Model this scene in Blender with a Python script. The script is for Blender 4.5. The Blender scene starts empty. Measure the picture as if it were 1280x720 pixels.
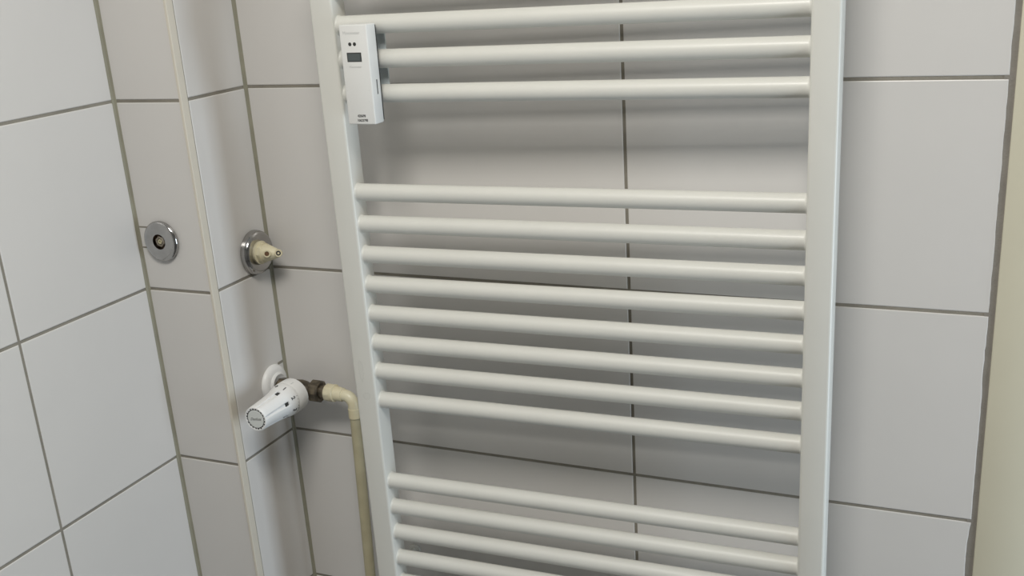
import bpy, bmesh, math, random
from mathutils import Vector, Matrix
random.seed(7)
C = bpy.context.scene
COL = C.collection
PI = math.pi
# All lengths below are millimetres from the inner corner of pier and back wall
# (x to the right, y towards the wall, z up from the upper tile joint); the floor is 1500 below.
FL = 1500.0
def V(x, y, z): return Vector((x / 1000, y / 1000, (z + FL) / 1000))

# ------------------------------------------------------------ camera, light, exposure
cam_d = bpy.data.cameras.new('camera')
cam = bpy.data.objects.new('camera', cam_d); COL.objects.link(cam)
cam.location = V(933.684, -1205.452, 150.306)
cam.rotation_euler = (1.23373053, 0.0623910711, 0.413782598)
cam_d.sensor_width = 36.0
cam_d.lens = 1358.33 / 1280 * 36.0
cam_d.shift_x = -3.38 / 1280
cam_d.shift_y = 53.05 / 1280
cam_d.clip_start = 0.01
C.camera = cam

w = bpy.data.worlds.new('world'); C.world = w; w.use_nodes = True
w.node_tree.nodes['Background'].inputs[0].default_value = (0.75, 0.85, 1.0, 1)
w.node_tree.nodes['Background'].inputs[1].default_value = 0.6

def area(name, loc, target, size, sy, power, col):
    d = bpy.data.lights.new(name, 'AREA'); d.shape = 'RECTANGLE'; d.size = size; d.size_y = sy
    d.energy = power; d.color = col
    o = bpy.data.objects.new(name, d); COL.objects.link(o); o.location = loc
    o.rotation_euler = (target - loc).to_track_quat('-Z', 'Y').to_euler()
    return o
# ceiling lamp in front of the towel radiator
area('ceiling_lamp_light', V(690, -980, 900), V(690, -980, 0), 0.60, 0.42, 20.6, (1.0, 0.972, 0.915))
# daylight in the window of the right wall
area('window_daylight', V(2085, -280, -480), V(0, -300, -560), 0.34, 0.9, 14.5, (0.74, 0.87, 1.0))

C.view_settings.view_transform = 'Standard'
C.view_settings.look = 'None'
C.view_settings.exposure = 0.0
C.view_settings.gamma = 1.0
C.view_settings.use_curve_mapping = False
C.cycles.max_bounces = 8
C.cycles.diffuse_bounces = 5
C.cycles.caustics_reflective = False
C.cycles.caustics_refractive = False

# ------------------------------------------------------------ materials
def mat(name, col, rough=0.5, metal=0.0, var=0.0, vscale=6.0, bump=0.0, bscale=60.0, col2=None, coat=0.0, spec=0.5, bdist=0.001):
    m = bpy.data.materials.new(name); m.use_nodes = True
    nt = m.node_tree; b = nt.nodes['Principled BSDF']
    b.inputs['Base Color'].default_value = (*col, 1)
    b.inputs['Roughness'].default_value = rough
    b.inputs['Metallic'].default_value = metal
    b.inputs['Specular IOR Level'].default_value = spec
    b.inputs['Coat Weight'].default_value = coat
    b.inputs['Coat Roughness'].default_value = 0.16
    tc = nt.nodes.new('ShaderNodeTexCoord')
    if var or col2:
        n = nt.nodes.new('ShaderNodeTexNoise'); n.inputs['Scale'].default_value = vscale; n.inputs['Detail'].default_value = 5
        nt.links.new(tc.outputs['Object'], n.inputs['Vector'])
        r = nt.nodes.new('ShaderNodeValToRGB')
        r.color_ramp.elements[0].position = 0.35; r.color_ramp.elements[1].position = 0.65
        c2 = col2 or tuple(c * (1 - var) for c in col)
        r.color_ramp.elements[0].color = (*c2, 1); r.color_ramp.elements[1].color = (*col, 1)
        nt.links.new(n.outputs['Fac'], r.inputs['Fac']); nt.links.new(r.outputs['Color'], b.inputs['Base Color'])
    if bump:
        n = nt.nodes.new('ShaderNodeTexNoise'); n.inputs['Scale'].default_value = bscale; n.inputs['Detail'].default_value = 4
        nt.links.new(tc.outputs['Object'], n.inputs['Vector'])
        bp = nt.nodes.new('ShaderNodeBump'); bp.inputs['Strength'].default_value = bump; bp.inputs['Distance'].default_value = bdist
        nt.links.new(n.outputs['Fac'], bp.inputs['Height']); nt.links.new(bp.outputs['Normal'], b.inputs['Normal'])
    return m
M = {}
M['tile'] = mat('glazed_tile', (0.63, 0.61, 0.585), 0.30, var=0.015, vscale=9, bump=0.12, bscale=14, spec=0.4, bdist=0.002)
M['grout'] = mat('grey_grout', (0.27, 0.25, 0.21), 0.9, var=0.18, vscale=35, bump=0.5, bscale=900, spec=0.2)
M['silicone'] = mat('olive_sealant', (0.28, 0.265, 0.20), 0.6, var=0.15, vscale=25, bump=0.3, bscale=120, spec=0.3)
M['joint'] = mat('edge_joint_filler', (0.27, 0.25, 0.22), 0.85, var=0.15, vscale=30, bump=0.5, bscale=500, spec=0.2)
M['trim'] = mat('cream_plastic_trim', (0.62, 0.575, 0.49), 0.42, var=0.04, vscale=30)
M['casing'] = mat('cream_gloss_paint', (0.63, 0.60, 0.475), 0.42, var=0.03, vscale=8, bump=0.08, bscale=30)
M['paint'] = mat('white_radiator_enamel', (0.645, 0.64, 0.595), 0.42, var=0.02, vscale=20, bump=0.12, bscale=120, coat=0.2)
M['plastic'] = mat('white_plastic', (0.72, 0.72, 0.70), 0.42, var=0.015, vscale=40)
M['head'] = mat('white_valve_plastic', (0.79, 0.79, 0.78), 0.4, var=0.02, vscale=30)
M['cap'] = mat('pale_grey_plastic', (0.62, 0.64, 0.62), 0.45)
M['chrome'] = mat('chrome', (0.50, 0.49, 0.48), 0.14, 1.0, var=0.15, vscale=60, bump=0.04, bscale=150)
M['brass'] = mat('tarnished_brass', (0.20, 0.165, 0.115), 0.38, 0.75, col2=(0.10, 0.085, 0.065), vscale=90, bump=0.3, bscale=300)
M['brass_pale'] = mat('pale_brass', (0.36, 0.32, 0.26), 0.4, 0.5, col2=(0.16, 0.13, 0.10), vscale=120)
M['ivory'] = mat('ivory_plastic', (0.66, 0.61, 0.44), 0.36, col2=(0.60, 0.53, 0.35), vscale=40, bump=0.15, bscale=150)
M['ivory_dull'] = mat('dull_ivory_pipe', (0.47, 0.425, 0.28), 0.5, col2=(0.39, 0.345, 0.225), vscale=25, bump=0.2, bscale=180)
M['alu'] = mat('grey_aluminium', (0.60, 0.67, 0.70), 0.45, 0.15)
M['black'] = mat('dark_plastic', (0.03, 0.03, 0.03), 0.4)
M['lcd'] = mat('grey_display', (0.075, 0.09, 0.09), 0.15)
M['led'] = mat('dark_lens', (0.035, 0.035, 0.032), 0.12)
M['print'] = mat('grey_print', (0.10, 0.10, 0.10), 0.6)
M['faint'] = mat('faint_embossing', (0.55, 0.55, 0.54), 0.5)
M['hole_brown'] = mat('dark_brown_hole', (0.13, 0.07, 0.035), 0.8)  # dark brown for the discs set inside the cover recess and a nozzle port
M['ceiling'] = mat('white_ceiling_paint', (0.6, 0.6, 0.58), 0.9)
M['wall'] = mat('grey_wall_paint', (0.24, 0.24, 0.235), 0.9, var=0.03, vscale=5, bump=0.2, bscale=80)
M['floor'] = mat('grey_floor_tile', (0.14, 0.135, 0.13), 0.5, var=0.1, vscale=4)

# water marks on the left upright
def stained(base):
    m = base.copy(); m.name = 'white_enamel_with_water_marks'
    nt = m.node_tree; b = nt.nodes['Principled BSDF']
    tc = nt.nodes.new('ShaderNodeTexCoord')
    def blob(cx, cz, rx, rz):
        mp = nt.nodes.new('ShaderNodeMapping'); mp.vector_type = 'POINT'
        mp.inputs['Scale'].default_value = (1000 / rx, 0, 1000 / rz)
        mp.inputs['Location'].default_value = (-cx / rx, 0, -cz / rz)
        nt.links.new(tc.outputs['Object'], mp.inputs['Vector'])
        n = nt.nodes.new('ShaderNodeTexNoise'); n.inputs['Scale'].default_value = 260; n.inputs['Detail'].default_value = 3
        nt.links.new(tc.outputs['Object'], n.inputs['Vector'])
        sub = nt.nodes.new('ShaderNodeVectorMath'); sub.operation = 'MULTIPLY_ADD'
        sub.inputs[1].default_value = (1.1, 0, 1.1); sub.inputs[2].default_value = (-0.55, 0, -0.55)
        nt.links.new(n.outputs['Color'], sub.inputs[0])
        ad = nt.nodes.new('ShaderNodeVectorMath'); ad.operation = 'ADD'
        nt.links.new(mp.outputs[0], ad.inputs[0]); nt.links.new(sub.outputs[0], ad.inputs[1])
        fl = nt.nodes.new('ShaderNodeVectorMath'); fl.operation = 'MULTIPLY'; fl.inputs[1].default_value = (1, 0, 1)
        nt.links.new(ad.outputs[0], fl.inputs[0])
        ln = nt.nodes.new('ShaderNodeVectorMath'); ln.operation = 'LENGTH'; nt.links.new(fl.outputs[0], ln.inputs[0])
        r = nt.nodes.new('ShaderNodeValToRGB'); e = r.color_ramp.elements
        e[0].position = 0.55; e[0].color = (0.25, 0.25, 0.25, 1); e[1].position = 1.0; e[1].color = (0, 0, 0, 1)
        k = r.color_ramp.elements.new(0.85); k.color = (1, 1, 1, 1)
        nt.links.new(ln.outputs['Value'], r.inputs['Fac'])
        return r.outputs['Color']
    a = blob(16, -387, 6, 6); c = blob(12, -352, 4, 16)
    mx = nt.nodes.new('ShaderNodeMath'); mx.operation = 'MAXIMUM'
    nt.links.new(a, mx.inputs[0]); nt.links.new(c, mx.inputs[1])
    ml = nt.nodes.new('ShaderNodeMath'); ml.operation = 'MULTIPLY'; ml.inputs[1].default_value = 0.22
    nt.links.new(mx.outputs[0], ml.inputs[0])
    mix = nt.nodes.new('ShaderNodeMix'); mix.data_type = 'RGBA'
    src = b.inputs['Base Color'].links[0].from_socket
    nt.links.new(src, mix.inputs[6]); mix.inputs[7].default_value = (0.42, 0.42, 0.38, 1)
    nt.links.new(ml.outputs[0], mix.inputs[0]); nt.links.new(mix.outputs[2], b.inputs['Base Color'])
    return m
M['paint_stained'] = stained(M['paint'])

# ------------------------------------------------------------ helpers
def obj(name, bm, m, parent=None, smooth=False, loc=None, rot=None):
    me = bpy.data.meshes.new(name)
    bm.normal_update(); bm.to_mesh(me); bm.free()
    if m is not None: me.materials.append(m)
    if smooth:
        for p in me.polygons: p.use_smooth = True
        try: me.set_sharp_from_angle(angle=math.radians(35))
        except Exception: pass
    o = bpy.data.objects.new(name, me); COL.objects.link(o)
    if parent: o.parent = parent
    if loc is not None: o.location = loc
    if rot is not None: o.rotation_euler = rot
    return o
def link_mesh(name, me, parent, loc=(0, 0, 0), rot=(0, 0, 0)):
    o = bpy.data.objects.new(name, me); COL.objects.link(o); o.parent = parent
    o.location = loc; o.rotation_euler = rot
    return o
def thing(name, label, cat, loc, rot=(0, 0, 0), group=None):
    o = bpy.data.objects.new(name, None); COL.objects.link(o)
    o.empty_display_size = 0.02
    o.location = loc; o.rotation_euler = rot; o['label'] = label; o['category'] = cat
    if group: o['group'] = group
    return o
def struct(o, label, cat):
    o['kind'] = 'structure'; o['label'] = label; o['category'] = cat
    return o
S = 0.001
def box(bm, x0, x1, y0, y1, z0, z1, bev=0.0, seg=2):
    r = bmesh.ops.create_cube(bm, size=1.0)
    for v in r['verts']:
        v.co = Vector(((x0 + x1) / 2 + v.co.x * (x1 - x0), (y0 + y1) / 2 + v.co.y * (y1 - y0), (z0 + z1) / 2 + v.co.z * (z1 - z0))) * S
    if bev:
        es = list({e for v in r['verts'] for e in v.link_edges})
        bmesh.ops.bevel(bm, geom=es, offset=bev * S, segments=seg, affect='EDGES', profile=0.5)
    return bm
def lathe(bm, prof, seg=48, axis='Z', rmod=None, cap=(True, True)):
    """prof: list of (r, h) in mm, along the axis"""
    rings = []
    for (r, h) in prof:
        ring = []
        for i in range(seg):
            a = 2 * PI * i / seg
            rr = r if rmod is None else rmod(r, h, a)
            if axis == 'Z': p = (rr * math.cos(a), rr * math.sin(a), h)
            elif axis == 'X': p = (h, rr * math.cos(a), rr * math.sin(a))
            else: p = (rr * math.cos(a), -h, rr * math.sin(a))      # '-Y'
            ring.append(bm.verts.new(Vector(p) * S))
        rings.append(ring)
    for a, b in zip(rings, rings[1:]):
        for i in range(seg):
            j = (i + 1) % seg
            bm.faces.new((a[i], a[j], b[j], b[i]))
    if cap[0]: bm.faces.new(list(reversed(rings[0])))
    if cap[1]: bm.faces.new(rings[-1])
    bmesh.ops.recalc_face_normals(bm, faces=bm.faces)
    return bm
def sweep(bm, pts, radii, seg=28):
    rings = []
    n = len(pts)
    for k, p in enumerate(pts):
        p = Vector(p)
        t = (Vector(pts[min(k + 1, n - 1)]) - Vector(pts[max(k - 1, 0)])).normalized()
        u = Vector((0, 1, 0)); u = (u - t * u.dot(t)).normalized(); v = t.cross(u)
        rings.append([bm.verts.new((p + (u * math.cos(2 * PI * i / seg) + v * math.sin(2 * PI * i / seg)) * radii[k]) * S) for i in range(seg)])
    for a, b in zip(rings, rings[1:]):
        for i in range(seg):
            j = (i + 1) % seg; bm.faces.new((a[i], a[j], b[j], b[i]))
    bm.faces.new(list(reversed(rings[0]))); bm.faces.new(rings[-1])
    bmesh.ops.recalc_face_normals(bm, faces=bm.faces)
    return bm
def prism_z(bm, outline, z0, z1):
    a = [bm.verts.new(Vector((x, y, z0)) * S) for x, y in outline]
    b = [bm.verts.new(Vector((x, y, z1)) * S) for x, y in outline]
    n = len(a)
    for i in range(n):
        j = (i + 1) % n; bm.faces.new((a[i], a[j], b[j], b[i]))
    bm.faces.new(list(reversed(a))); bm.faces.new(b)
    bmesh.ops.recalc_face_normals(bm, faces=bm.faces)
    return bm
def hexprof(r, h, a, n=6, ph=0.0):
    s = 2 * PI / n; d = ((a + ph) % s) - s / 2
    return r * math.cos(PI / n) / math.cos(d)
def text_obj(name, body, size, m, parent, matrix, shear=0.0, ext=0.15, align='CENTER', bold=0.0, sx=1.0):
    cu = bpy.data.curves.new(name, 'FONT'); cu.body = body; cu.size = size * S; cu.extrude = ext * S
    cu.align_x = align; cu.align_y = 'CENTER'; cu.shear = shear; cu.offset = bold * S; cu.resolution_u = 3
    t = bpy.data.objects.new('tmp', cu); COL.objects.link(t)
    dg = bpy.context.evaluated_depsgraph_get()
    me = bpy.data.meshes.new_from_object(t.evaluated_get(dg))
    bpy.data.objects.remove(t); bpy.data.curves.remove(cu)
    if sx != 1.0:
        for v in me.vertices: v.co.x *= sx
    me.materials.clear(); me.materials.append(m); me.name = name
    o = bpy.data.objects.new(name, me); COL.objects.link(o)
    o.parent = parent; o.matrix_local = matrix
    return o
def frame_matrix(origin, xax, yax):
    x = Vector(xax).normalized(); y = Vector(yax).normalized(); z = x.cross(y)
    m = Matrix.Identity(4)
    for i in range(3): m[i][0] = x[i]; m[i][1] = y[i]; m[i][2] = z[i]; m[i][3] = origin[i] * S
    return m

# ------------------------------------------------------------ the room
T = 250.0; TW = 404.0; G = 1.8            # tile row, tile column, half joint
PW, PD = 108.7, 129.0                     # boxed-in pier: width, depth
X1, X2 = 529.4, 933.3
RIGHT, REAR, CEIL = 2100.0, -2300.0, 1000.0
def slab(name, x0, x1, y0, y1, z0, z1, m, label, cat='wall'):
    bm = bmesh.new(); box(bm, x0, x1, y0, y1, z0, z1)
    for v in bm.verts: v.co.z += FL * S
    return struct(obj(name, bm, m), label, cat)
wall_back = slab('wall_back', -PW - 60, X2 + 6.2, 0.9, 60, -FL, CEIL, M['grout'], 'tiled back wall behind the white towel radiator')
wall_pier = slab('wall_pier', -PW - 60, -0.9, -PD + 0.9, 0.8, -FL, CEIL, M['grout'], 'narrow boxed-out tiled pier in the left corner, between side wall and radiator wall')
wall_left = slab('wall_left', -PW - 80, -PW - 0.9, REAR, -PD + 60, -FL, CEIL, M['grout'], 'white tiled side wall at the left of the photo')
floor = slab('floor', -PW - 80, RIGHT + 80, REAR - 60, 60, -FL - 40, -FL, M['floor'], 'grey floor below the frame', 'floor')
ceiling = slab('ceiling', -PW - 80, RIGHT + 80, REAR - 60, 60, CEIL, CEIL + 40, M['ceiling'], 'white ceiling above the frame', 'ceiling')
wall_front = slab('wall_front', -PW - 80, RIGHT + 80, REAR - 60, REAR, -FL, CEIL, M['wall'], 'plain painted wall behind the camera')
# right wall with a window opening 
bm = bmesh.new()
wy0, wy1, wz0, wz1 = -500, -60, -980, 20
for a in ((REAR, wy0, -FL, CEIL), (wy1, 60, -FL, CEIL), (wy0, wy1, -FL, wz0), (wy0, wy1, wz1, CEIL)):
    box(bm, RIGHT, RIGHT + 80, a[0], a[1], a[2], a[3])
for v in bm.verts: v.co.z += FL * S
struct(obj('wall_right', bm, M['wall']), 'plain painted wall to the right, outside the frame', 'wall')
bm = bmesh.new()
for a in ((wy0, wy0 + 50, wz0, wz1), (wy1 - 50, wy1, wz0, wz1), (wy0 + 50, wy1 - 50, wz0, wz0 + 50), (wy0 + 50, wy1 - 50, wz1 - 50, wz1)):
    box(bm, RIGHT + 10, RIGHT + 60, a[0], a[1], a[2], a[3])
for v in bm.verts: v.co.z += FL * S
struct(obj('window_1', bm, M['plastic']), 'white window frame in the right wall, outside the frame', 'window')

# ---- tiles: every one an object of its own, proud of the grout
def tile_bm(wd, ht, right_edge=None, th=6.0, bev=1.2):
    """face in the local xz plane, front towards -y, lower left corner at the origin"""
    if right_edge is None:
        outer = [(0, 0), (wd, 0), (wd, ht), (0, ht)]
    else:
        outer = [(0, 0)] + [(wd + dx, z) for dx, z in right_edge] + [(0, ht)]
    def ins(p, b):
        x, z = p
        nx = x + b if x < wd / 2 else x - b
        nz = min(max(z, b), ht - b)
        return (nx, nz)
    bm = bmesh.new()
    rings = []
    for (b, y) in ((0, th), (0, bev), (bev * 0.3, bev * 0.3), (bev, 0)):
        rings.append([bm.verts.new(Vector((ins(p, b)[0], y, ins(p, b)[1])) * S) for p in outer])
    n = len(outer)
    for a, c in zip(rings, rings[1:]):
        for i in range(n):
            j = (i + 1) % n; bm.faces.new((a[i], a[j], c[j], c[i]))
    bm.faces.new(rings[-1]); bm.faces.new(list(reversed(rings[0])))
    bmesh.ops.recalc_face_normals(bm, faces=bm.faces)
    return bm
cache = {}
def tile(parent, x, y, z, wd, ht, rotz=0.0, edge=None):
    key = (round(wd, 1), round(ht, 1))
    if edge is None and key in cache: me = cache[key]
    else:
        b = tile_bm(wd, ht, edge); me = bpy.data.meshes.new('tile'); b.to_mesh(me); b.free(); me.materials.append(M['tile'])
        if edge is None: cache[key] = me
    j = random.uniform(-0.15, 0.15)
    c, s = math.cos(rotz), math.sin(rotz)
    return link_mesh('tile', me, parent, V(x - s * j, y + c * j, z), (random.uniform(-1, 1) * 0.0006, 0, rotz + random.uniform(-1, 1) * 0.0005))
rows = [T * k for k in range(-6, 4)]       # lower joints of the rows
def jag(seed, ht, chips=()):
    rnd = random.Random(seed); n = 44; out = []
    v = 0.0
    for i in range(n + 1):
        z = ht * i / n
        v = v * 0.6 + rnd.uniform(-0.24, 0.24)
        d = v - 0.2
        for (cz, hw, dp) in chips:
            t = abs(z - cz) / hw
            if t < 1: d -= dp * (1 - t * t) * rnd.uniform(0.85, 1.0)
        out.append((d, z))
    out[0] = (out[0][0], 0.0); out[-1] = (out[-1][0], ht)
    return out
for z in rows:
    ht = T - 2 * G
    tile(wall_back, 2.5, 0, z + G, 125.4 - 2.5 - G, ht)
    tile(wall_back, 125.4 + G, 0, z + G, TW - 2 * G, ht)
    wd = X2 - X1 - G
    chips = {-750: ((200, 46, 2.8), (150, 12, 1.2)), -500: ((205, 6, 1.2), (178, 20, 0.8)), -250: ((128, 5, 0.8), (100, 24, 0.5)), 0: ((30, 8, 0.5),)}.get(z, ())
    tile(wall_back, X1 + G, 0, z + G, wd, ht, edge=jag(int(z) + 3000, ht, chips))
    # pier: front face, then return face (its own left edge is at the front)
    tile(wall_pier, -PW + 2.5, -PD, z + G, PW - 2.5 - 3.6, ht)
    tile(wall_pier, 0, -PD + 13.6, z + G, PD - 13.6 - 2.5, ht, PI / 2)
    # left wall (faces +x)
    y = -PD - 2.5
    ys = [-PD - 2.5]
    e = -348.2
    tile(wall_left, -PW, e + G, z + G, (-PD - 2.5) - (e + G), ht, PI / 2)
    while e - TW > REAR:
        tile(wall_left, -PW, e - TW + G, z + G, TW - 2 * G, ht, PI / 2)
        e -= TW
    if e - REAR > 20:
        tile(wall_left, -PW, REAR, z + G, e - REAR - G, ht, PI / 2)

# ---- sealant beads in the two inner corners
def bead(name, parent, cx, cy, leg, sx, sy, m):
    bm = bmesh.new(); z = -FL
    steps = 60; H = CEIL + FL
    rnd = random.Random(name)
    vs = []
    for k in range(steps + 1):
        f = leg + rnd.uniform(-0.25, 0.25); zz = z + H * k / steps
        ring = [(cx - sx * 1.5, cy - sy * 1.5), (cx + sx * f, cy - sy * 1.5), (cx + sx * f, cy + sy * 0.12), (cx + sx * f * 0.34, cy + sy * f * 0.34), (cx + sx * 0.12, cy + sy * f), (cx - sx * 1.5, cy + sy * f)]
        vs.append([bm.verts.new(V(a, b, zz)) for a, b in ring])
    for a, b in zip(vs, vs[1:]):
        for i in range(6):
            j = (i + 1) % 6; bm.faces.new((a[i], a[j], b[j], b[i]))
    bm.faces.new(vs[0]); bm.faces.new(vs[-1])
    bmesh.ops.recalc_face_normals(bm, faces=bm.faces)
    o = obj(name, bm, m, parent, smooth=False)
    o['label'] = 'olive grey sealant bead running up the inner corner'
    return o
bead('corner_sealant', wall_back, 0, 0, 3.9, 1, -1, M['silicone'])
bead('corner_sealant', wall_left, -PW, -PD, 4.2, 1, -1, M['silicone'])
# filled joint between the last tile column and the door casing
bm = bmesh.new(); box(bm, X2 - 5, X2 + 6.2, 0.5, 8, 0, FL + CEIL)
o = obj('edge_joint', bm, M['joint'], wall_back)
# little cut joints beside the pipe plates
def patch(x0, x1, y0, y1, z0, z1, parent):
    bm = bmesh.new(); box(bm, x0, x1, y0, y1, z0, z1, 0.15, 1)
    for v in bm.verts: v.co.z += FL * S
    obj('grout_patch', bm, M['grout'], parent)
patch(-PW + 2, -90, -PD - 0.25, -PD + 1, -165.2, -163.2, wall_pier)
patch(-PW + 2, -90, -PD - 0.25, -PD + 1, -193, -191, wall_pier)
patch(-1, 0.25, -16, -2, -393.5, -389.5, wall_pier)

# ---- cream corner trim on the pier's outer corner
bm = bmesh.new()
r = 1.2
pts = [(-3.0, -PD + 4), (-3.0, -PD - 0.6)]
for k in range(6):
    a = -PI / 2 + PI / 2 * k / 5
    pts.append((0.6 - r + r * math.cos(a), -PD - 0.6 + r + r * math.sin(a)))
pts += [(0.6, -PD + 11.2), (-1.6, -PD + 11.2), (-1.6, -PD + 4)]
prism_z(bm, pts, 0, FL + CEIL)
o = obj('trim_1', bm, M['trim'], smooth=True)
struct(o, 'cream plastic corner trim on the outer edge of the tiled pier', 'trim')

# ---- door casing and door at the right edge
bm = bmesh.new(); box(bm, X2 + 5.7, 1018, -1.2, 40, -FL, 560, 1.5, 2); box(bm, 1860, 1940, -1.2, 40, -FL, 560, 1.5, 2); box(bm, X2 + 5.7, 1940, -1.2, 40, 560, 640, 1.5, 2)
for v in bm.verts: v.co.z += FL * S
struct(obj('trim_2', bm, M['casing'], smooth=True), 'cream painted door casing along the right edge of the photo', 'trim')
bm = bmesh.new(); box(bm, 1020, 1858, 8, 45, -FL + 6, 558, 1.5, 2)
for v in bm.verts: v.co.z += FL * S
struct(obj('door_1', bm, M['casing'], smooth=True), 'cream door leaf right of the casing, outside the frame', 'door')
bm = bmesh.new(); box(bm, X2 + 6.2, RIGHT + 80, 42, 60, -FL, CEIL); box(bm, 1940, RIGHT, 1, 42, -FL, CEIL); box(bm, X2 + 6.3, 1940, 1, 42, 642, CEIL)
for v in bm.verts: v.co.z += FL * S
struct(obj('wall_door_side', bm, M['wall']), 'painted wall around the door, outside the frame', 'wall')

# ---- ceiling lamp (outside the frame)
lamp = thing('ceiling_lamp', 'long white ceiling lamp above the towel radiator, outside the frame', 'lamp', V(690, -980, CEIL))
bm = bmesh.new(); box(bm, -360, 360, -230, 230, -60, 0, 6, 2)
obj('housing', bm, M['plastic'], lamp)

# ------------------------------------------------------------ towel radiator
RW = 599.0
yaw = math.atan(13.2 / RW)
rad = thing('towel_radiator', 'white ladder towel radiator with round bars in spaced groups, on the tiled wall', 'radiator', V(182.0, -97.0, 0), (0, -0.002, yaw))
def post_bm(x0, x1, z0, z1, dep=31.0, r=3.2):
    pts = []
    for (cx, cy, a0) in ((x0 + r, r, PI), (x1 - r, r, 1.5 * PI), (x1 - r, dep - r, 0), (x0 + r, dep - r, PI / 2)):
        for k in range(6):
            a = a0 + PI / 2 * k / 5
            pts.append((cx + r * math.cos(a), cy + r * math.sin(a)))
    bm = prism_z(bmesh.new(), pts, z0, z1)
    return bm
ZT, ZB = 176.0, -800.0
o = obj('upright', post_bm(0, 30.2, ZB, ZT), M['paint_stained'], rad, smooth=True); o['label'] = 'left white upright with faint water marks'
o = obj('upright', post_bm(569.8, 599.2, ZB, ZT), M['paint'], rad, smooth=True); o['label'] = 'right white upright beside the plain tiles'
zs = [158.6, 119.0, 79.6, 40.5, 0.5, -119.0, -158.5, -198.0, -237.0, -276.2, -315.3, -355.2, -395.6, -513.8, -553.2, -592.2, -632.2, -671, -710, -749]
BR = 10.8
def bar_bm():
    L = 569.8 - 30.2; bm = bmesh.new()
    prof = [(BR + 1.3, -1.0), (BR + 1.1, 0.25), (BR + 0.45, 0.8), (BR + 0.1, 1.5), (BR, 2.2)]
    prof += [(BR, L * k / 4) for k in (1, 2, 3)]
    prof += [(BR, L - 2.2), (BR + 0.1, L - 1.5), (BR + 0.45, L - 0.8), (BR + 1.1, L - 0.25), (BR + 1.3, L + 1.0)]
    return lathe(bm, prof, 40, 'X')
b0 = obj('bar', bar_bm(), M['paint'], rad, smooth=True)
b0.location = Vector((30.2, 14.0, zs[0])) * S
for z in zs[1:]:
    link_mesh('bar', b0.data, rad, Vector((30.2, 14.0, z + random.uniform(-0.3, 0.3))) * S, (random.uniform(0, 6), 0, 0))
# wall brackets behind the uprights
for (x, z) in ((7, 158), (7, -672), (580, 158), (580, -672)):
    bm = bmesh.new(); ln = 97.0 - 29.0 - (x / 599 * 13.2)
    lathe(bm, [(5, -29 + 0.5), (5, -29 - ln + 4), (9, -29 - ln + 4), (9, -29 - ln + 0.4)], 20, '-Y')
    o = obj('wall_bracket', bm, M['paint'], rad, smooth=True); o.location = Vector((x, 0, z)) * S

# ------------------------------------------------------------ heat meter clipped over the bars
hm = thing('heat_meter', 'slim white heat meter with small display, clipped on the radiator\'s upper left bars', 'meter', V(233.4, -120.0, 0), (0, 0.004, yaw * 0.3))
bm = bmesh.new()
box(bm, 0, 36.2, 0, 19.5, -29.6, 82.2, 1.3, 3)
obj('case', bm, M['plastic'], hm, smooth=True)
bm = bmesh.new(); box(bm, 3, 33.9, 19.3, 24.9, -27.5, 80, 0.3, 1); obj('seam', bm, M['black'], hm)
bm = bmesh.new()
box(bm, 3, 30.5, 49.2, 51.5, 2, 79, 0.4, 1)
for v in bm.verts: v.co += Vector((51.4, -24.0, 0)) * S
o = obj('clamp_plate', bm, M['alu'], rad); o['label'] = 'grey aluminium plate behind the bars that holds the heat meter'
bm = bmesh.new(); box(bm, 7.2, 26.2, -0.25, 0.6, 41.2, 51.6, 0.2, 1); d = obj('display_frame', bm, M['black'], hm)
bm = bmesh.new(); box(bm, 8.6, 24.8, -0.4, 0.5, 42.2, 50.4, 0.1, 1); obj('display', bm, M['lcd'], d)
for x in (12.6, 18.7):
    bm = bmesh.new(); lathe(bm, [(2.1, -0.4), (2.1, 0.15), (1.7, 0.35), (0.6, 0.6)], 20, '-Y')
    o = obj('lens', bm, M['led'], hm, smooth=True); o.location = Vector((x, 0, 60.9)) * S
for x, z in ((3.2, 9.0), (31.8, 9.2), (5.4, -3.4), (30.2, -3.5)):
    bm = bmesh.new(); lathe(bm, [(0.55, -0.3), (0.55, 0.05)], 8, '-Y')
    o = obj('pin_mark', bm, M['cap'], hm); o.location = Vector((x, 0, z)) * S
bm = bmesh.new(); box(bm, 36.0, 36.35, 10.5, 12.6, 3.6, 20.2); obj('side_slot', bm, M['print'], hm)
fm = lambda x, z, y=-0.05: frame_matrix((x, y, z), (1, 0, 0), (0, 0, 1))
text_obj('embossed_name', 'Minometer', 5.2, M['faint'], hm, fm(15.6, 73.2), sx=0.95)
text_obj('embossed_line', 'Minometer', 3.6, M['faint'], hm, fm(17, 35.6))
text_obj('serial_number', '4206P8', 4.1, M['print'], hm, fm(18.4, -19.9), bold=0.12, sx=0.86)
text_obj('serial_number', '10623798', 4.1, M['print'], hm, fm(19.2, -25.0), bold=0.12, sx=0.86)

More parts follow.
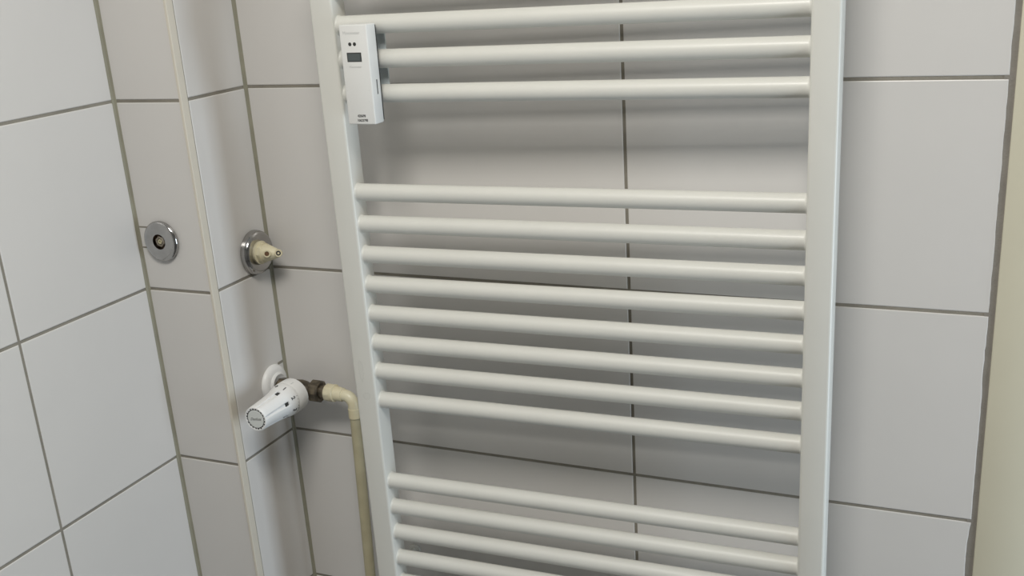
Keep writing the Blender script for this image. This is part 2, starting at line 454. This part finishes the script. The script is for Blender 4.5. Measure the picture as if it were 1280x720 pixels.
# ------------------------------------------------------------ chrome plate with brass plug on the pier's front face
p1 = thing('pipe_cover', 'flat round chrome pipe cover with brass nut recessed in its middle, nearer the left wall', 'pipe cover', V(-68.5, -PD, -181.5), group=None)
bm = bmesh.new()
lathe(bm, [(25.2, 0.05), (26.8, 0.6), (27.0, 3.2), (26.4, 4.8), (24.8, 6.0), (20, 6.8), (14, 7.3), (11.0, 7.5), (10.2, 7.2), (10.0, 3.0), (9.8, 1.0)], 64, '-Y', cap=(True, True))
obj('plate', bm, M['chrome'], p1, smooth=True)
bm = bmesh.new(); lathe(bm, [(9.7, 0.9), (9.7, 1.4)], 32, '-Y'); obj('recess', bm, M['hole_brown'], p1)
bm = bmesh.new(); lathe(bm, [(7.8, 1.3), (7.8, 5.0), (7.2, 5.6), (4.6, 5.6), (4.4, 3.0)], 48, '-Y', rmod=lambda r, h, a: hexprof(r, h, a, 6, 0.3) if r > 4 else r)
n = obj('nut', bm, M['brass_pale'], p1)
bm = bmesh.new(); lathe(bm, [(3.2, 2.9), (3.2, 5.6), (1.4, 5.6), (1.4, 4.2)], 24, '-Y', rmod=lambda r, h, a: hexprof(r, h, a, 6) if r < 2 else r); obj('plug', bm, M['ivory_dull'], n)

# ------------------------------------------------------------ chrome cup plate with ivory nozzle on the return face
p2 = thing('pipe_cover', 'deep chrome pipe cover with ivory plastic nozzle sticking out, beside the inner corner', 'pipe cover', V(0, -32.2, -220.0))
bm = bmesh.new()
lathe(bm, [(30.2, 0.05), (31.0, 0.8), (30.8, 4.0), (29.6, 8.4), (28.2, 10.8), (26.0, 12.0), (23.5, 11.7), (20.5, 10.6), (16.5, 9.9), (14.5, 9.4)], 64, 'X')
obj('plate', bm, M['chrome'], p2, smooth=True)
bm = bmesh.new()
lathe(bm, [(16.0, 9.3), (16.2, 12.5), (14.9, 13.2), (14.2, 13.6), (14.2, 18), (13.2, 19.2)], 48, 'X', rmod=lambda r, h, a: hexprof(r, h, a, 8) if 14.5 > r > 14 else r)
nz = obj('collar', bm, M['ivory'], p2, smooth=True)
bm = bmesh.new()
lathe(bm, [(12.6, 18.8), (12.2, 22), (10.2, 28), (8.2, 34), (6.0, 39), (5.0, 42), (4.0, 43.5)], 36, 'X')
nozzle = obj('nozzle', bm, M['ivory'], p2, smooth=True)
def port(parent, cx, cy, cz, r, ln, direction, core):
    d = Vector(direction).normalized()
    rot = Vector((0, 0, 1)).rotation_difference(d).to_euler()
    bm = bmesh.new(); lathe(bm, [(r * 0.95, 0), (r, ln - 0.5), (r * 0.93, ln), (r * 0.63, ln), (r * 0.62, ln - 2.7)], 28, 'Z')
    o = obj('port', bm, M['ivory'], parent, smooth=True, loc=Vector((cx, cy, cz)) * S, rot=rot)
    return o, rot
def hole(parent, cx, cy, cz, r, ln, direction, m=M['hole_brown']):
    d = Vector(direction).normalized(); rot = Vector((0, 0, 1)).rotation_difference(d).to_euler()
    bm = bmesh.new(); lathe(bm, [(r, ln - 2.6), (r, ln - 1.0)], 20, 'Z')
    return obj('bore', bm, m, parent, loc=Vector((cx, cy, cz)) * S, rot=rot)
dd = (0.5, -0.82, 0.22)
o, _ = port(nozzle, 25, -3, 0, 5.2, 11.6, dd, None); hole(nozzle, 25, -3, 0, 3.1, 11.6, dd)
o, _ = port(nozzle, 41.5, 0.0, 0.8, 5.3, 8.0, dd, None); hole(nozzle, 41.5, 0.0, 0.8, 3.25, 8.0, dd, M['black'])
bm = bmesh.new(); lathe(bm, [(1.5, 5.0), (1.5, 7.6)], 14, 'Z'); obj('pin', bm, M['ivory'], nozzle, loc=Vector((41.5, 0.0, 0.8)) * S, rot=Vector((0, 0, 1)).rotation_difference(Vector(dd)).to_euler())

# ------------------------------------------------------------ thermostatic valve
VY, VZ = -35.0, -418.0
vv = thing('radiator_valve', 'white thermostatic radiator valve with numbered dial, sticking out of the corner tiles', 'valve', V(0, VY, VZ))
bm = bmesh.new()
lathe(bm, [(27.0, 0.05), (27.8, 0.8), (27.3, 3.2), (24.6, 6.6), (20.5, 8.0), (17.5, 8.8), (15.8, 11.2), (14.2, 12.0), (12.6, 11.0)], 56, 'X')
ros = obj('rosette', bm, M['head'], vv, smooth=True); ros.location = Vector((0, 2.5, 3.0)) * S
bm = bmesh.new(); lathe(bm, [(9, 6), (9, 34)], 32, 'X'); obj('stub', bm, M['brass'], vv, smooth=True)
bm = bmesh.new()
lathe(bm, [(12.5, 14.5), (14.6, 16), (14.6, 26), (12.5, 27.5)], 48, 'X', rmod=lambda r, h, a: hexprof(r, h, a, 6, 0.25))
obj('union_nut', bm, M['brass'], vv)
bm = bmesh.new()
lathe(bm, [(9.5, 27), (10.5, 32), (13.2, 40), (13.8, 50), (12.4, 58), (10.0, 63), (9.4, 70)], 40, 'X')
body = obj('valve_body', bm, M['brass'], vv, smooth=True)
bm = bmesh.new(); lathe(bm, [(12.5, 0), (12.5, 10), (14.5, 11), (14.5, 17)], 40, '-Y'); o = obj('neck', bm, M['brass'], body, smooth=True); o.location = Vector((50, 0, 0)) * S
bm = bmesh.new()
lathe(bm, [(14.0, 68.5), (16.4, 70.2), (16.4, 82), (14.2, 84)], 48, 'X', rmod=lambda r, h, a: hexprof(r, h, a, 8, 0.1))
obj('union_nut', bm, M['brass'], vv)
bm = bmesh.new(); lathe(bm, [(10.2, 83), (10.2, 91), (11.2, 91.5), (11.2, 93)], 36, 'X'); obj('tail_piece', bm, M['brass'], vv, smooth=True)

# the dial: axis towards the room (-y); s measured from y = VY
HX = 50.0
hd = bpy.data.objects.new('thermostat_head', None)
bm = bmesh.new()
lathe(bm, [(17, 15), (22.6, 17), (23.9, 18.5), (24.2, 24), (24.3, 37.0), (23.9, 37.9), (23.0, 38.0)], 72, '-Y')
ring = obj('dial_ring', bm, M['head'], vv, smooth=True); ring.location = Vector((HX, 0, 0)) * S
GA = [math.radians(13 + 60 * k) for k in range(6)]
def grip(r, h, a):
    if h < 57.6 or h > 106.5: return r
    for g in GA:
        d = (a - g + PI) % (2 * PI) - PI
        hw = math.radians(7.5 - 3.0 * (h - 57) / 50)
        if abs(d) < hw: return r - 1.7
        if abs(d) < hw * 1.35: return r - 0.3
    return r
bm = bmesh.new()
prof = [(22.0, 37.8), (23.6, 38.4), (23.8, 39.2), (23.6, 43), (22.9, 48), (21.8, 53), (21.0, 57.4), (20.9, 57.8), (20.3, 62), (19.8, 68), (18.9, 78), (18.2, 90), (17.7, 100), (17.3, 106.4), (17.0, 107.0), (16.4, 107.7), (15.4, 107.7), (15.3, 106.5)]
lathe(bm, prof, 216, '-Y', rmod=grip)
head = obj('dial', bm, M['head'], vv, smooth=True); head.location = Vector((HX, 0, 0)) * S
bm = bmesh.new(); lathe(bm, [(15.3, 106.0), (15.3, 106.9), (12.2, 106.9), (12.2, 106.0)], 64, '-Y'); obj('notch_ring', bm, M['black'], head)
bm = bmesh.new()
for k in range(20):
    b2 = bmesh.new(); box(b2, 13.9, 15.6, -107.6, -106, -0.85, 0.85, 0.1, 1)
    rm = Matrix.Rotation(2 * PI * k / 20, 4, 'Y')
    tmp = bpy.data.meshes.new('t'); b2.transform(rm); b2.to_mesh(tmp); b2.free(); bm.from_mesh(tmp); bpy.data.meshes.remove(tmp)
obj('teeth', bm, M['head'], head)
bm = bmesh.new(); lathe(bm, [(12.7, 106), (12.7, 107.2), (12.3, 107.5), (3, 107.6)], 56, '-Y'); cap = obj('end_cap', bm, M['cap'], head, smooth=True); cap['label'] = 'pale grey end cap with the maker\'s script'
text_obj('cap_script', 'Danfoss', 5.6, M['print'], cap, frame_matrix((0, -107.6, 0), (1, 0, 0.08), (-0.08, 0, 1)), shear=0.45, sx=0.95)
# dark windows at the rear end of every groove
for g in GA:
    bm = bmesh.new()
    box(bm, 17.2, 19.4, -64.5, -57.9, -2.5, 2.5, 0.2, 1)
    bm.transform(Matrix.Rotation(-g, 4, 'Y'))
    obj('slot', bm, M['black'], head)
def radial(r, s, t):
    n = Vector((math.cos(t), 0, math.sin(t)))
    up = Vector((0, 1, 0)) * 0.97 + n * 0.22
    return frame_matrix((r * math.cos(t), -s, r * math.sin(t)), (math.sin(t), 0, -math.cos(t)), up)
for ch, deg in (('*', 104), ('1', 68), ('2', 23), ('3', -22), ('4', -67), ('5', -112)):
    text_obj('dial_number', ch, 8.8 if ch != '*' else 10, M['black'], head, radial(22.75, 49.0, math.radians(deg)), ext=0.3, bold=0.15)
bm = bmesh.new()
for k in range(13):
    t = math.radians(23 - 11.25 * k); ln = 1.3 if k % 4 else 2.4
    b2 = bmesh.new(); box(b2, 23.45, 23.95, -42.5, -42.5 + ln * 0.8, -0.25, 0.25); b2.transform(Matrix.Rotation(-t, 4, 'Y'))
    tmp = bpy.data.meshes.new('t'); b2.to_mesh(tmp); b2.free(); bm.from_mesh(tmp); bpy.data.meshes.remove(tmp)
obj('scale_marks', bm, M['print'], head)
bm = bmesh.new(); box(bm, 24.0, 24.6, -35, -28, -0.6, 0.6, 0.1, 1); bm.transform(Matrix.Rotation(-math.radians(68), 4, 'Y')); obj('pointer', bm, M['cap'], ring)

# ------------------------------------------------------------ ivory supply pipe
pp = thing('supply_pipe', 'ivory plastic pipe with elbow, running down from the valve behind the left upright', 'pipe', V(92, VY, VZ))
bm = bmesh.new()
lathe(bm, [(11.5, 0.6), (12.9, 1.4), (12.9, 8.5), (12.3, 10.5), (12.6, 11.5), (12.4, 14.5), (10.8, 15.5)], 48, 'X', rmod=lambda r, h, a: hexprof(r, h, a, 8, 0.2) if r > 12.8 else r)
obj('adapter', bm, M['ivory'], pp, smooth=True)
bm = bmesh.new()
pts = [(13, 0, 0), (18, 0, -0.3), (27, 0, -1.0), (27.3, 0, -1.05)]; rd = [10.6, 10.4, 9.6, 8.4]
ex, ez, R = 29.0, -1.2, 14.0
for k in range(13):
    a = PI / 2 * k / 12
    pts.append((ex + R * math.sin(a), 0, ez - R + R * math.cos(a))); rd.append(8.3)
pts += [(43.0, 0, -19), (43.0, 0, -19.4), (42.9, 0, -33), (42.9, 0, -33.5)]; rd += [8.3, 8.9, 8.9, 8.2]
sweep(bm, pts, rd, 36)
obj('elbow', bm, M['ivory'], pp, smooth=True)
bm = bmesh.new()
n = 24; pts = []; rd = []
for k in range(n + 1):
    f = k / n; z = -32 - f * (FL + VZ - 32)
    pts.append((42.8 - 8.3 * (-(z + 32)) / 300.0 if z > -420 else 42.8 - 8.3 * 388 / 300.0, 0.5 * math.sin(f * 9), z)); rd.append(7.5)
sweep(bm, pts, rd, 32)
obj('pipe', bm, M['ivory_dull'], pp, smooth=True)
bpy.data.objects.remove(hd)
